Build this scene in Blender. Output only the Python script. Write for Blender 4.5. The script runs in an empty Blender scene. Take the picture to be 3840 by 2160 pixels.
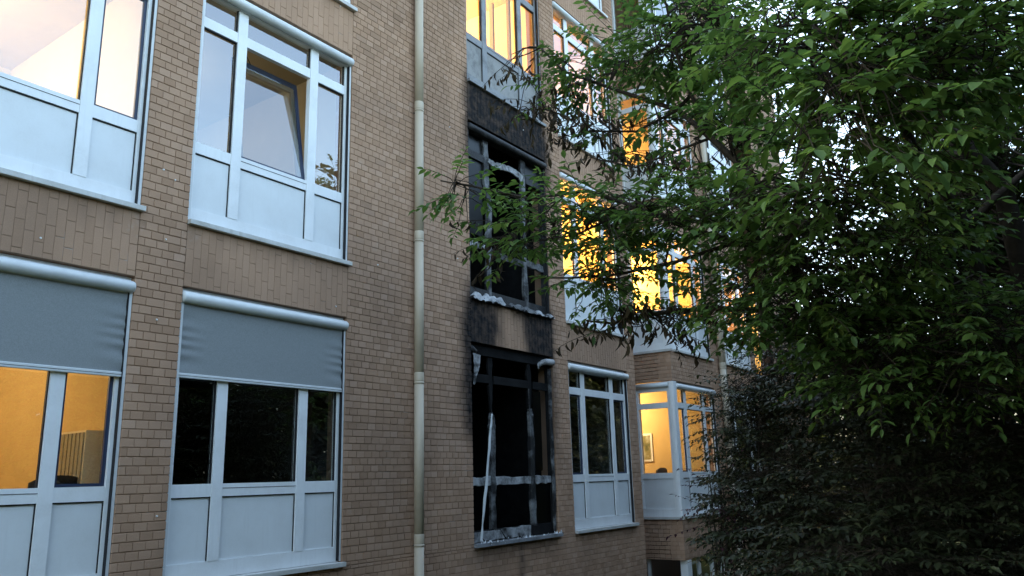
import bpy, math, random
import numpy as np
from mathutils import Vector, Matrix
rnd = random.Random(7); NP = np.random.default_rng(7)
scn = bpy.context.scene; COL = scn.collection
R = math.radians
# ---------------------------------------------------------------- camera
# X runs along the facade, -Y points away from it, Z is height above the photographer's eye
cam = bpy.data.cameras.new('camera'); cam.sensor_width = 36.0; cam.lens = 27.857
cam.clip_start = 0.05; cam.clip_end = 2000
co = bpy.data.objects.new('camera', cam); COL.objects.link(co)
yaw, pit, rol = R(54.715), R(13.47), R(-1.608)
fw = Vector((math.sin(yaw)*math.cos(pit), math.cos(yaw)*math.cos(pit), math.sin(pit)))
ri = Vector((math.cos(yaw), -math.sin(yaw), 0)); up = ri.cross(fw)
r2 = ri*math.cos(rol)+up*math.sin(rol); u2 = up*math.cos(rol)-ri*math.sin(rol)
co.matrix_world = Matrix(((r2.x, u2.x, -fw.x, 0), (r2.y, u2.y, -fw.y, -7), (r2.z, u2.z, -fw.z, 0), (0, 0, 0, 1)))
scn.camera = co
CAM = Vector((0, -7, 0))
# ---------------------------------------------------------------- sky, sun, exposure (dusk)
SUN_EL, SUN_AZ = 25.0, 0.0
w = bpy.data.worlds.new('World'); scn.world = w; w.use_nodes = True
nt = w.node_tree; bg = nt.nodes['Background']
sky = nt.nodes.new('ShaderNodeTexSky'); sky.sky_type = 'NISHITA'; sky.sun_disc = False
sky.sun_elevation = R(SUN_EL); sky.sun_rotation = R(SUN_AZ)
sky.air_density = 0.8; sky.dust_density = 4.0; sky.ozone_density = 0.15
tn = nt.nodes.new('ShaderNodeMixRGB'); tn.blend_type = 'MULTIPLY'; tn.inputs[0].default_value = 1; tn.inputs[2].default_value = (1.02, 1.03, .91, 1)
nt.links.new(sky.outputs[0], tn.inputs[1]); nt.links.new(tn.outputs[0], bg.inputs[0]); bg.inputs[1].default_value = 0.15
sl = bpy.data.lights.new('sun', 'SUN'); sl.energy = 0.5; sl.angle = R(12); sl.color = (1.0, 0.93, 0.86)
so = bpy.data.objects.new('sun', sl); COL.objects.link(so)
sd = Vector((math.sin(R(SUN_AZ))*math.cos(R(SUN_EL)), math.cos(R(SUN_AZ))*math.cos(R(SUN_EL)), math.sin(R(SUN_EL))))
so.rotation_euler = sd.to_track_quat('Z', 'Y').to_euler(); so.location = (0, -20, 30)
vs = scn.view_settings; vs.view_transform = 'Standard'; vs.look = 'None'; vs.exposure = 3.25; vs.gamma = 1.0
scn.render.engine = 'CYCLES'
scn.cycles.max_bounces = 6; scn.cycles.diffuse_bounces = 3; scn.cycles.glossy_bounces = 3; scn.cycles.transparent_max_bounces = 10

# ---------------------------------------------------------------- materials
def srgb(r, g, b):
    f = lambda c: (c/255/12.92 if c/255 <= .04045 else ((c/255+.055)/1.055)**2.4)
    return (f(r), f(g), f(b), 1)
class MT:
    def __init__(s, name):
        s.m = bpy.data.materials.new(name); s.m.use_nodes = True; s.t = s.m.node_tree
        s.b = s.t.nodes['Principled BSDF']; s.o = s.t.nodes['Material Output']
    def n(s, typ, **kw):
        x = s.t.nodes.new(typ)
        for k, v in kw.items():
            if k.startswith('i_'): x.inputs[k[2:].replace('_', ' ')].default_value = v
            elif k.startswith('p_'): x.inputs[int(k[2:])].default_value = v
            else: setattr(x, k, v)
        return x
    def l(s, a, b): s.t.links.new(a, b)
    def noise(s, scale, det=3, rough=.55, vec=None, coord='Object'):
        tc = s.n('ShaderNodeTexCoord'); x = s.n('ShaderNodeTexNoise')
        x.inputs['Scale'].default_value = scale; x.inputs['Detail'].default_value = det; x.inputs['Roughness'].default_value = rough
        if coord == 'World':
            g = s.n('ShaderNodeNewGeometry'); s.l(g.outputs['Position'], x.inputs['Vector'])
        else: s.l(tc.outputs[coord], x.inputs['Vector'])
        return x.outputs['Fac']
    def ramp(s, fac, stops):
        r = s.n('ShaderNodeValToRGB'); e = r.color_ramp.elements
        while len(e) < len(stops): e.new(.5)
        for k, (p, c) in enumerate(stops): e[k].position = p; e[k].color = c if len(c) == 4 else (*c, 1)
        s.l(fac, r.inputs[0]); return r.outputs[0]
    def mix(s, a, b, f, mode='MIX'):
        x = s.n('ShaderNodeMixRGB', blend_type=mode)
        for k, v in ((0, f), (1, a), (2, b)):
            if isinstance(v, (int, float)): x.inputs[k].default_value = v
            elif isinstance(v, tuple): x.inputs[k].default_value = v if len(v) == 4 else (*v, 1)
            else: s.l(v, x.inputs[k])
        return x.outputs[0]
    def math(s, op, a, b=0.):
        x = s.n('ShaderNodeMath', operation=op)
        for k, v in ((0, a), (1, b)):
            if isinstance(v, (int, float)): x.inputs[k].default_value = v
            else: s.l(v, x.inputs[k])
        return x.outputs[0]
    def attr(s, name): return s.n('ShaderNodeAttribute', attribute_name=name).outputs['Fac']
    def bump(s, fac, dist=.002, st=.5):
        x = s.n('ShaderNodeBump'); x.inputs['Strength'].default_value = st; x.inputs['Distance'].default_value = dist
        s.l(fac, x.inputs['Height']); s.l(x.outputs[0], s.b.inputs['Normal'])
    def col(s, c): s.l(c, s.b.inputs['Base Color']) if not isinstance(c, tuple) else setattr(s.b.inputs['Base Color'], 'default_value', c if len(c) == 4 else (*c, 1))
    def set(s, rough=.6, spec=.3, metal=0.):
        s.b.inputs['Roughness'].default_value = rough; s.b.inputs['Specular IOR Level'].default_value = spec; s.b.inputs['Metallic'].default_value = metal
M = {}
def brickmat(name, c0, c1, c2, mortar=False):
    t = MT(name); t.set(.9, .15)
    v = t.ramp(t.attr('tint'), [(0, c0), (.5, c1), (1, c2)])
    n = t.noise(34, 5, .65, coord='World'); c = t.mix(v, (.5, .5, .5), t.math('MULTIPLY', n, .22), 'SOFT_LIGHT')
    big = t.noise(.9, 3, .5, coord='World')
    c = t.mix(c, t.ramp(big, [(.3, (.80, .80, .81)), (.62, (1.05, 1.03, 1.0))]), .75, 'MULTIPLY')
    fine = t.noise(150, 2, .6, coord='World')
    c = t.mix(c, t.ramp(fine, [(.3, (.8, .8, .8)), (.7, (1.12, 1.12, 1.12))]), .6, 'MULTIPLY')
    if not mortar:
        e = t.ramp(t.noise(2.2, 5, .7, coord='World'), [(.62, (0, 0, 0)), (.8, (1, 1, 1))]); c = t.mix(c, (.5, .46, .41), t.math('MULTIPLY', e, .35))
    if mortar:
        e = t.ramp(t.noise(2.6, 4, .6, coord='World'), [(.6, (0, 0, 0)), (.72, (1, 1, 1))])
        c = t.mix(c, (.46, .43, .40), t.math('MULTIPLY', e, .55))
    s_ = t.attr('soot'); sn = t.noise(9, 4, .6, coord='World')
    f = t.math('MINIMUM', t.math('MULTIPLY', s_, t.math('ADD', .72, t.math('MULTIPLY', sn, .56))), 1.)
    c = t.mix(c, (.011, .0112, .0125), f)
    t.col(c); t.bump(t.noise(70, 4, .7, coord='World'), .002, .45); return t.m
M['brick'] = brickmat('brick_face', (.335, .208, .136), (.39, .247, .165), (.435, .284, .198))
M['mortar'] = brickmat('mortar', (.29, .188, .125), (.315, .203, .136), (.34, .222, .15), True)
def plain(name, c, rough=.5, spec=.4, var=.12, scale=6, metal=0., bump=0):
    t = MT(name); t.set(rough, spec, metal)
    n = t.noise(scale, 4, .6, coord='World')
    t.col(t.mix((*c, 1), t.ramp(n, [(.25, (1-var*2,)*3), (.75, (1+var*.4,)*3)]), 1., 'MULTIPLY'))
    if bump: t.bump(t.noise(scale*8, 3, .6, coord='World'), bump, .4)
    return t.m
def whitemat(name, c, dirt=.35):
    t = MT(name); t.set(.38, .45)
    n = t.ramp(t.noise(3.3, 5, .65, coord='World'), [(.40, (0, 0, 0)), (.75, (1, 1, 1))])
    g_ = t.n('ShaderNodeNewGeometry'); mp = t.n('ShaderNodeMapping'); mp.inputs['Scale'].default_value = (22, 22, 1.3); t.l(g_.outputs['Position'], mp.inputs['Vector'])
    sn = t.n('ShaderNodeTexNoise'); sn.inputs['Scale'].default_value = 1; sn.inputs['Detail'].default_value = 4; t.l(mp.outputs[0], sn.inputs['Vector'])
    n = t.math('MAXIMUM', n, t.ramp(sn.outputs['Fac'], [(.5, (0, 0, 0)), (.8, (.8, .8, .8))]))
    f = t.noise(60, 3, .6, coord='World')
    k = t.math('MULTIPLY', n, t.math('MULTIPLY', f, dirt*1.6))
    t.col(t.mix(c, (.33, .31, .27), k)); return t.m
M['white'] = whitemat('white_painted_frame', (.73, .745, .75), .28)
M['panel'] = whitemat('white_panel', (.66, .68, .685), .2)
M['sill'] = whitemat('stone_sill', (.52, .52, .50), .95)
M['cassette'] = plain('white_aluminium', (.60, .62, .62), .42, .5, .06, 5)
M['navy'] = plain('navy_sash', (.022, .034, .07), .4, .4)
M['sashwood'] = plain('brown_sash', (.13, .115, .085), .6, .3)
M['gasket'] = plain('black_gasket', (.012, .012, .014), .6, .3)
M['pipe'] = plain('beige_pipe', (.45, .375, .28), .45, .35, .06, 3)
M['plug'] = plain('white_plug', (.75, .74, .72), .7, .2)
def scorch(name, clean, lo, hi, scale=4.0):
    t = MT(name); t.set(.55, .3)
    n = t.noise(scale, 6, .7, coord='World')
    f = t.ramp(n, [(lo, (0, 0, 0)), (hi, (1, 1, 1))])
    c = t.mix((.012, .012, .013), clean, f)
    t.col(c); t.bump(t.noise(45, 4, .7, coord='World'), .006, .8); return t.m
M['scorched'] = scorch('scorched_frame', (.22, .226, .23), .46, .72)
M['charred'] = scorch('charred_frame', (.07, .072, .075), .5, .8)
M['smoky'] = scorch('smoke_stained_frame', (.22, .225, .235), .18, .5, 2.2)
M['smokypanel'] = scorch('smoke_stained_panel', (.24, .235, .225), .22, .55, 2.4)
M['melted'] = scorch('melted_white_plastic', (.36, .365, .37), .36, .60, 4)
M['ash'] = scorch('shard_litter', (.7, .72, .74), .4, .55, 14)
M['soot'] = plain('soot_black', (.013, .013, .0135), .9, .1, .3, 5, bump=.01)
t = MT('blind_fabric'); t.set(.85, .15)
t.col(t.mix((.235, .25, .252), t.ramp(t.noise(120, 2, .6, coord='World'), [(.3, (.86,)*3), (.7, (1.1,)*3)]), 1., 'MULTIPLY')); M['fabric'] = t.m
def glassmat(name, gain=1.2, tint=(1, 1, 1), rough=0.0, wav=.0, base=0.):
    t = MT(name); t.t.nodes.remove(t.b)
    fr = t.n('ShaderNodeFresnel'); fr.inputs[0].default_value = 1.5
    g = t.n('ShaderNodeBsdfGlossy'); g.inputs['Roughness'].default_value = rough; g.inputs['Color'].default_value = (.95, .97, 1, 1)
    tr = t.n('ShaderNodeBsdfTransparent'); tr.inputs[0].default_value = (*tint, 1)
    mx = t.n('ShaderNodeMixShader'); f = t.math('MINIMUM', t.math('ADD', t.math('MULTIPLY', fr.outputs[0], gain), base), .95)
    gb = t.n('ShaderNodeNewGeometry'); f = t.math('MULTIPLY', f, t.math('SUBTRACT', 1., gb.outputs['Backfacing']))
    if wav:
        b = t.n('ShaderNodeBump'); b.inputs['Strength'].default_value = .25; b.inputs['Distance'].default_value = wav
        t.l(t.noise(1.6, 1, .4, coord='World'), b.inputs['Height']); t.l(b.outputs[0], g.inputs['Normal'])
    t.l(f, mx.inputs[0]); t.l(tr.outputs[0], mx.inputs[1]); t.l(g.outputs[0], mx.inputs[2]); t.l(mx.outputs[0], t.o.inputs[0]); return t.m
M['glass'] = glassmat('window_glass', 1.2, (.93, .95, .94), 0, .0012, .15)
M['glass_smoky'] = glassmat('smoke_filmed_glass', .6, (.86, .76, .62), 0, .0012, .03)
M['glass_sooty'] = glassmat('sooty_glass', .7, (.05, .05, .05), .3, 0, .02)
def wallmat(name, c): return plain(name, c, .9, .1, .05, 2)
M['cream'] = wallmat('cream_plaster', (.76, .66, .45)); M['ochre'] = wallmat('ochre_plaster', (.62, .455, .215))
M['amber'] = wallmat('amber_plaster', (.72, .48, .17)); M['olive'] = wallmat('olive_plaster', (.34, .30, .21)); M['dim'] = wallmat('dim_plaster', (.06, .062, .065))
M['floor_in'] = plain('brown_floor', (.16, .10, .06), .5, .4)
t = MT('lamp_glow'); t.b.inputs['Emission Color'].default_value = (1, .78, .48, 1); t.b.inputs['Emission Strength'].default_value = 1.2; M['lamp'] = t.m
t = MT('glowing_pane'); t.b.inputs['Base Color'].default_value = (.6, .4, .15, 1); t.b.inputs['Emission Color'].default_value = (1, .52, .12, 1); t.b.inputs['Emission Strength'].default_value = .28; M['glow_pane'] = t.m  # glow put into the pane itself, standing for the lit room behind
M['bark'] = plain('dark_bark', (.045, .036, .028), .9, .15, .3, 14, bump=.01)
def leafmat(name, stops, trans=.35, rough=.5, spec=.35):
    t = MT(name); t.set(rough, spec)
    c = t.ramp(t.attr('tint'), stops); t.col(c)
    tr = t.n('ShaderNodeBsdfTranslucent'); t.l(t.mix(c, (.9, 1.0, .25), .35, 'MULTIPLY'), tr.inputs[0])
    mx = t.n('ShaderNodeMixShader'); mx.inputs[0].default_value = trans
    t.l(t.b.outputs[0], mx.inputs[1]); t.l(tr.outputs[0], mx.inputs[2]); t.l(mx.outputs[0], t.o.inputs[0]); return t.m
M['leaf'] = leafmat('green_leaf', [(0, (.045, .088, .027)), (.5, (.092, .170, .046)), (.85, (.145, .235, .06)), (1, (.195, .28, .075))], .5)
M['wilt'] = leafmat('wilted_leaf', [(0, (.018, .013, .008)), (.6, (.04, .028, .016)), (1, (.07, .055, .028))], .12, .8, .15)
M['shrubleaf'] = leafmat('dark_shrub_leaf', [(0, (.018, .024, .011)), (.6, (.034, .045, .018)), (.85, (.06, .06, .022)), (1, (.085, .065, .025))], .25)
M['redleaf'] = leafmat('purple_leaf', [(0, (.045, .016, .024)), (1, (.085, .03, .05))], .25)
t = MT('ground_soil'); t.set(.95, .1)
t.col(t.ramp(t.noise(1.3, 6, .65, coord='World'), [(.3, (.022, .030, .012)), (.5, (.032, .045, .016)), (.7, (.045, .036, .024))])); t.bump(t.noise(12, 5, .7, coord='World'), .05, .8); M['ground'] = t.m
M['concrete'] = plain('grey_concrete', (.26, .245, .22), .9, .2, .2, 4)
M['iron'] = plain('dark_iron', (.02, .02, .022), .5, .4)
M['roof'] = plain('grey_roof', (.10, .09, .085), .9, .2)

# ---------------------------------------------------------------- geometry helpers
WL = {}
def emp(name, loc, label, cat, group=None):
    o = bpy.data.objects.new(name, None); o.location = loc; COL.objects.link(o); WL[o.name] = Vector(loc); o.empty_display_size = .1
    o['label'] = label; o['category'] = cat
    if group: o['group'] = group
    return o
def link(name, me, mat, parent=None, loc=(0, 0, 0), **props):
    """loc is the world position of the mesh origin"""
    o = bpy.data.objects.new(name, me); COL.objects.link(o)
    if mat is not None and not me.materials: me.materials.append(mat)
    WL[o.name] = Vector(loc)
    if parent is not None: o.parent = parent; o.location = Vector(loc)-WL[parent.name]
    else: o.location = loc
    for k, v in props.items(): o[k] = v
    return o
class MB:
    def __init__(s): s.v = []; s.f = []
    def box(s, x0, x1, y0, y1, z0, z1):
        b = len(s.v); s.v += [(x, y, z) for z in (z0, z1) for y in (y0, y1) for x in (x0, x1)]
        s.f += [(b, b+2, b+3, b+1), (b+4, b+5, b+7, b+6), (b, b+1, b+5, b+4), (b+2, b+6, b+7, b+3), (b, b+4, b+6, b+2), (b+1, b+3, b+7, b+5)]; return s
    def quad(s, a, b_, c, d): b = len(s.v); s.v += [tuple(a), tuple(b_), tuple(c), tuple(d)]; s.f.append((b, b+1, b+2, b+3)); return s
    def tube(s, pts, rad, n=8, cap=True):
        pts = [Vector(p) for p in pts]; rad = rad if isinstance(rad, (list, tuple)) else [rad]*len(pts); b = len(s.v); ref = None
        for i, p in enumerate(pts):
            d = (pts[min(i+1, len(pts)-1)]-pts[max(i-1, 0)]).normalized()
            if ref is None: ref = Vector((0, 0, 1)) if abs(d.z) < .9 else Vector((1, 0, 0))
            a = d.cross(ref).normalized(); c = a.cross(d).normalized(); ref = c if c.length else ref
            for k in range(n):
                t_ = 2*math.pi*k/n; s.v.append(tuple(p+(a*math.cos(t_)+c*math.sin(t_))*rad[i]))
        for i in range(len(pts)-1):
            for k in range(n):
                k2 = (k+1) % n; s.f.append((b+i*n+k, b+i*n+k2, b+(i+1)*n+k2, b+(i+1)*n+k))
        if cap: s.f.append(tuple(b+k for k in range(n))[::-1]); s.f.append(tuple(b+(len(pts)-1)*n+k for k in range(n)))
        return s
    def grid(s, fn, nu, nv):
        b = len(s.v)
        for j in range(nv+1):
            for i in range(nu+1): s.v.append(tuple(fn(i/nu, j/nv)))
        for j in range(nv):
            for i in range(nu): a = b+j*(nu+1)+i; s.f.append((a, a+1, a+nu+2, a+nu+1))
        return s
    def build(s, name, mat, parent=None, smooth=False, bevel=0, **props):
        V = np.array(s.v, float); c = (V.min(0)+V.max(0))/2
        me = bpy.data.meshes.new(name); me.from_pydata([tuple(p) for p in V-c], [], s.f); me.update()
        if smooth: me.shade_smooth()
        o = link(name, me, mat, parent, tuple(c), **props)
        if bevel:
            m = o.modifiers.new('bevel', 'BEVEL'); m.width = bevel; m.segments = 2; m.limit_method = 'ANGLE'
        return o
def npmesh(name, V, F, attrs=None, flat=False):
    """V (n,3), F (m,4) quads or (m,3) tris"""
    me = bpy.data.meshes.new(name); k = F.shape[1]; me.vertices.add(len(V)); me.vertices.foreach_set('co', V.astype(np.float32).ravel())
    me.loops.add(F.size); me.loops.foreach_set('vertex_index', F.astype(np.int32).ravel()); me.polygons.add(len(F))
    me.polygons.foreach_set('loop_start', np.arange(len(F), dtype=np.int32)*k); me.polygons.foreach_set('loop_total', np.full(len(F), k, np.int32))
    for n_, a in (attrs or {}).items(): at = me.attributes.new(n_, 'FLOAT', 'POINT'); at.data.foreach_set('value', a.astype(np.float32))
    me.update(calc_edges=True); me.validate()
    if flat: me.shade_flat()
    return me

# ---------------------------------------------------------------- facade layout
H = 3.47; T0 = 0.025; W = 2.155
COLS = {1: 1.653, 2: 4.297, 3: 8.838, 4: 11.475}
XB, XE = 0.2, 13.95          # first block ends in a recess
X2 = 15.68; COLS2 = {5: 15.86, 6: 18.82}; XE2 = 21.15; X3 = 22.75
ZBOT, ZTOP = -3.4, 13.0
LIN, SILL, SLAB = 1.90, -.885, .05
T = lambda f: T0+H*f
def hsh(i, j, s=0):
    x = math.sin(i*127.1+j*311.7+s*74.7)*43758.5453; return x-math.floor(x)
def vnoise(x, z, s=0):
    i, j = math.floor(x), math.floor(z); a, b = x-i, z-j; a = a*a*(3-2*a); b = b*b*(3-2*b)
    return (hsh(i, j, s)*(1-a)+hsh(i+1, j, s)*a)*(1-b)+(hsh(i, j+1, s)*(1-a)+hsh(i+1, j+1, s)*a)*b
def sm(a, b, x): t_ = min(1, max(0, (x-a)/(b-a))); return t_*t_*(3-2*t_)
def soot(x, z):
    """how dark fire soot, grime and painted sill shadow make the wall at this spot"""
    dirt = 0.
    for xl in COLS.values():                    # grime washed down from the sills, their contact shadow painted in with it
        if xl-.05 < x < xl+W+.06:
            for f in (0, 1, 2, 3):
                d = (T(f)+SILL-SLAB)-z
                if 0 <= d < .5: k = vnoise(x*13, f*7.1, 5); dirt = max(dirt, .26*(.3+k)*(1-sm(.03, .08+.22*k, d)))
    dirt = max(dirt, .16*sm(.62, .8, vnoise(x*1.1, z*.5, 8)))
    if x < 7.9 or x > 12.6 or z > 9: return dirt
    n = vnoise(x*3.1, z*3.1)*.6+vnoise(x*8, z*8, 3)*.4; d = (n-.5)
    xl, xr = 8.838, 10.993; s = 0.
    if 5.35 < z < 6.12: # spandrel over the first-floor fire window
        s = max(s, .97*sm(xl-.22, xl+.06, x+d*.1)*(1-sm(xr-.05, xr+.34, x+d*.2)))
    s = max(s, .9*sm(6.55, 5.9, z+d*.4)*sm(4.1, 5.3, z+d*.5)*sm(xl-.18, xl+.02, x+d*.08)*(1-sm(xr-.02, xr+.32+.1*d, x+d*.2)))
    if z > 6.0: s = max(s, .5*sm(7.9, 6.2, z+d)*sm(xr-.1, xr, x)*(1-sm(xr, xr+.3, x+d*.2)))
    if 1.85 < z < 2.66: # spandrel between the two fire windows
        a = sm(9.75, 9.25, x+d*.5+(z-2.2)*.35); b = sm(9.98, 10.42, x-d*.5+(z-2.2)*.3); c = sm(2.32, 2.62, z+d*.5)
        s = max(s, (.95*max(a, b)+.8*c*(1-max(a, b))) if xl-.02 < x < xr+.02 else 0)
    if x < xl+.02: # left of the ground-floor fire window
        wd = .15*sm(.25, 1.0, z)*sm(3.1, 2.2, z)+.02
        s = max(s, .97*sm(xl-wd-.22, xl-wd+.12, x+d*.12)*sm(.0, 1.0, z+d*.3)*sm(3.3, 2.5, z))
    if x > xr-.02: s = max(s, .55*(1-sm(xr, xr+.2, x+d*.2))*sm(-.2, .9, z)*sm(3.4, 2.3, z))
    if z < -.9: s = max(s, .75*sm(-.86-.9-2.2*n, -.9, z)*max(0, 1-abs(x-9.95-.05*d)/(.10+.05*n)), .5*sm(-1.3, -.92, z)*sm(8.7, 9, x)*sm(11.1, 10.8, x))  # soot streak, and the burnt window's sill shadow painted as a broad dark band
    return min(1, max(s, dirt))
building = emp('brick_building', (10, 0, ZBOT), 'brown brick building with white framed windows, scorched by a fire', 'building')

# ------ bricks: chamfered blocks
BF = np.array([(0, 1, 2, 3), (4, 5, 1, 0), (5, 6, 2, 1), (6, 7, 3, 2), (7, 4, 0, 3), (8, 9, 5, 4), (9, 10, 6, 5), (10, 11, 7, 6), (11, 8, 4, 7)])
def brick_verts(w_, h_, p=0., d=.10, c=.004, j=None):
    a, b = w_/2, h_/2; s = np.array([(-1, -1), (1, -1), (1, 1), (-1, 1)])
    f = np.c_[s[:, 0]*(a-c), np.full(4, -p), s[:, 1]*(b-c)]; g = np.c_[s[:, 0]*a, np.full(4, -p+c), s[:, 1]*b]; k = np.c_[s[:, 0]*a, np.full(4, d), s[:, 1]*b]
    v = np.r_[f, g, k]
    if j is not None: v[:8] += j
    return v
class Bricks:
    """bricks on the plane o + u*U - n*N (U horizontal, N outward)"""
    def __init__(s): s.items = []
    def course_fill(s, x0, x1, z0, z1, pitch=.123, course=.0817, joint=.0098, vj=.0062, zref=-3.4, map_=None):
        k0 = math.ceil((z0-zref)/course-1e-6); k1 = math.floor((z1-zref)/course+1e-6)
        zs = [(zref+k*course, zref+(k+1)*course) for k in range(k0, k1)]
        if zs and z1-zs[-1][1] > .03: zs.append((zs[-1][1], z1))
        if zs and zs[0][0]-z0 > .03: zs.insert(0, (z0, zs[0][0]))
        for (a, b) in zs:
            k = round((a-zref)/course); n = max(1, round((x1-x0)/pitch)); p = (x1-x0)/n
            off = (k % 2)*.5*p+(hsh(k, 3)-.5)*.25*p*(n > 6); xs = [x0]; x = x0+(off if off > .035 else p)
            while x < x1-.035:
                xs.append(x); x += p*(1 if hsh(k, round(x*37)) > .07 else 1.5)
            xs.append(x1)
            for i in range(len(xs)-1):
                l, r = xs[i]+(vj/2 if i else 0), xs[i+1]-(vj/2 if i < len(xs)-2 else 0)
                s.items.append(((l+r)/2, (a+b)/2, r-l, b-a-joint, map_))
    def soldier_fill(s, x0, x1, z0, z1, pw=.0829, ln=.25, joint=.009):
        n = round((x1-x0)/pw); p = (x1-x0)/n
        for i in range(n):
            off = (i % 3)/3*ln; z = z1-off if off > .02 else z1; cuts = [z1]
            if off > .04: cuts.append(z1-off)
            while cuts[-1]-ln > z0+.03: cuts.append(cuts[-1]-ln)
            cuts.append(z0)
            for k in range(len(cuts)-1):
                a, b = cuts[k+1], cuts[k]
                if b-a < .03: continue
                s.items.append((x0+(i+.5)*p, (a+b)/2, p-joint*(.45), b-a-joint, None))
    @staticmethod
    def mesh(items, name='brick', local=None, sd=.27):
        V, F, tn, st = [], [], [], []
        for k, (x, z, w_, h_, mp) in enumerate(items):
            pr = NP.uniform(-.0012, .0012); v = brick_verts(w_, h_, pr, .10, .0022, NP.uniform(-.0006, .0006, (8, 3)))
            v = v+np.array([x, 0, z]); so_ = [soot(a, b) if mp is None else 0. for a, _, b in v[:4]]
            if mp is not None: v = mp(v)
            V.append(v); F.append(BF+12*k); tn += [min(1, max(0, NP.normal(.5, sd)))]*12; st += so_*3
        V = np.concatenate(V); 
        if local is not None: V = V-np.array(local)
        return npmesh(name, V, np.concatenate(F), dict(tint=np.array(tn), soot=np.array(st)), True)
wallm = MB(); B = Bricks()
def wallbox(x0, x1, z0, z1):
    """mortar core behind a patch of bricks, 7 mm back from their faces"""
    nu, nv = max(1, int((x1-x0)/.12)), max(1, int((z1-z0)/.12)); e = .006
    wallm.grid(lambda u, v: (x0+e+(x1-x0-2*e)*u, .0075, z0+(z1-z0)*v), nu, nv)
    wallm.quad((x0+e, .0075, z0), (x0+e, .30, z0), (x0+e, .30, z1), (x0+e, .0075, z1)); wallm.quad((x1-e, .30, z0), (x1-e, .0075, z0), (x1-e, .0075, z1), (x1-e, .30, z1))
    wallm.quad((x0+e, .0075, z0), (x1-e, .0075, z0), (x1-e, .30, z0), (x0+e, .30, z0)); wallm.quad((x0+e, .0075, z1), (x0+e, .30, z1), (x1-e, .30, z1), (x1-e, .0075, z1))
ZS0 = T(0)+SILL-SLAB
edges = [XB]+[e for c in (1, 2, 3, 4) for e in (COLS[c], COLS[c]+W)]+[XE]
for i in range(0, len(edges), 2):
    B.course_fill(edges[i], edges[i+1], ZS0, ZTOP); wallbox(edges[i], edges[i+1], ZS0, ZTOP)
B.course_fill(XB, XE, ZBOT, ZS0); wallbox(XB, XE, ZBOT, ZS0-.001)
# second block: front piers, bands between storeys, the side that faces the recess
side = lambda v: np.c_[X2+v[:, 1], 1.0-v[:, 0], v[:, 2]]
FLS = (0, 1, 2, 3)
B.course_fill(COLS2[5]+W, COLS2[6], ZBOT, ZTOP); wallbox(COLS2[5]+W, COLS2[6], ZBOT, ZTOP)
B.course_fill(COLS2[6]+W, XE2, ZBOT, ZTOP); wallbox(COLS2[6]+W, XE2, ZBOT, ZTOP)
for f in FLS:
    z0 = T(f)+LIN; z1 = T(f+1)+SILL-SLAB
    for a, b in ((X2, COLS2[5]+W), (COLS2[6], COLS2[6]+W)):
        B.course_fill(a, b, z0, z1); wallbox(a+(.0 if a == X2 else 0), b, z0, z1)
    B.course_fill(0.0, 1.0, z0, z1, map_=side)
B.course_fill(X2, COLS2[5]+W, -1.72, ZS0); wallbox(X2, COLS2[5]+W, -1.72, ZS0); B.course_fill(0, 1, -1.72, ZS0, map_=side)
B.course_fill(COLS2[6], COLS2[6]+W, ZBOT, ZS0); wallbox(COLS2[6], COLS2[6]+W, ZBOT, ZS0)
wV = np.array(wallm.v); wso = np.array([soot(x, z) for x, y, z in wallm.v]); wall = wallm.build('wall', M['mortar'], building)
for n_, a in (('tint', NP.uniform(.2, .8, len(wV))), ('soot', wso)):
    at = wall.data.attributes.new(n_, 'FLOAT', 'POINT'); at.data.foreach_set('value', a.astype(np.float32))
# the 300 bricks that show largest stay single pieces (the narrow pier between the two near windows and round it)
def seen(it):
    x, z = it[0], it[1]; v = Vector((x, 0, z))-CAM; d = v.dot(fw); px, pz = v.dot(r2)/d, v.dot(u2)/d
    return d > 0 and abs(px) < .65 and abs(pz) < .37 and it[4] is None and soot(x-.06, z) < .4 and soot(x+.06, z) < .4
cand = sorted([i for i, it in enumerate(B.items) if seen(it)], key=lambda i: -B.items[i][2]*B.items[i][3]/((B.items[i][0])**2+49+B.items[i][1]**2)**.5)[:300]
cs = set(cand); variants = {}
for i in cand:
    x, z, w_, h_, _ = B.items[i]; key = (round(w_, 3), round(h_, 3), rnd.randrange(6))
    if key not in variants: variants[key] = Bricks.mesh([(x, z, w_, h_, None)], 'brick', (x, 0, z))
    link('brick', variants[key], M['brick'], wall, (x, 0, z))
rest = [it for i, it in enumerate(B.items) if i not in cs]
link('brick_courses', Bricks.mesh(rest, 'brick_courses'), M['brick'], wall, kind='stuff')
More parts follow.
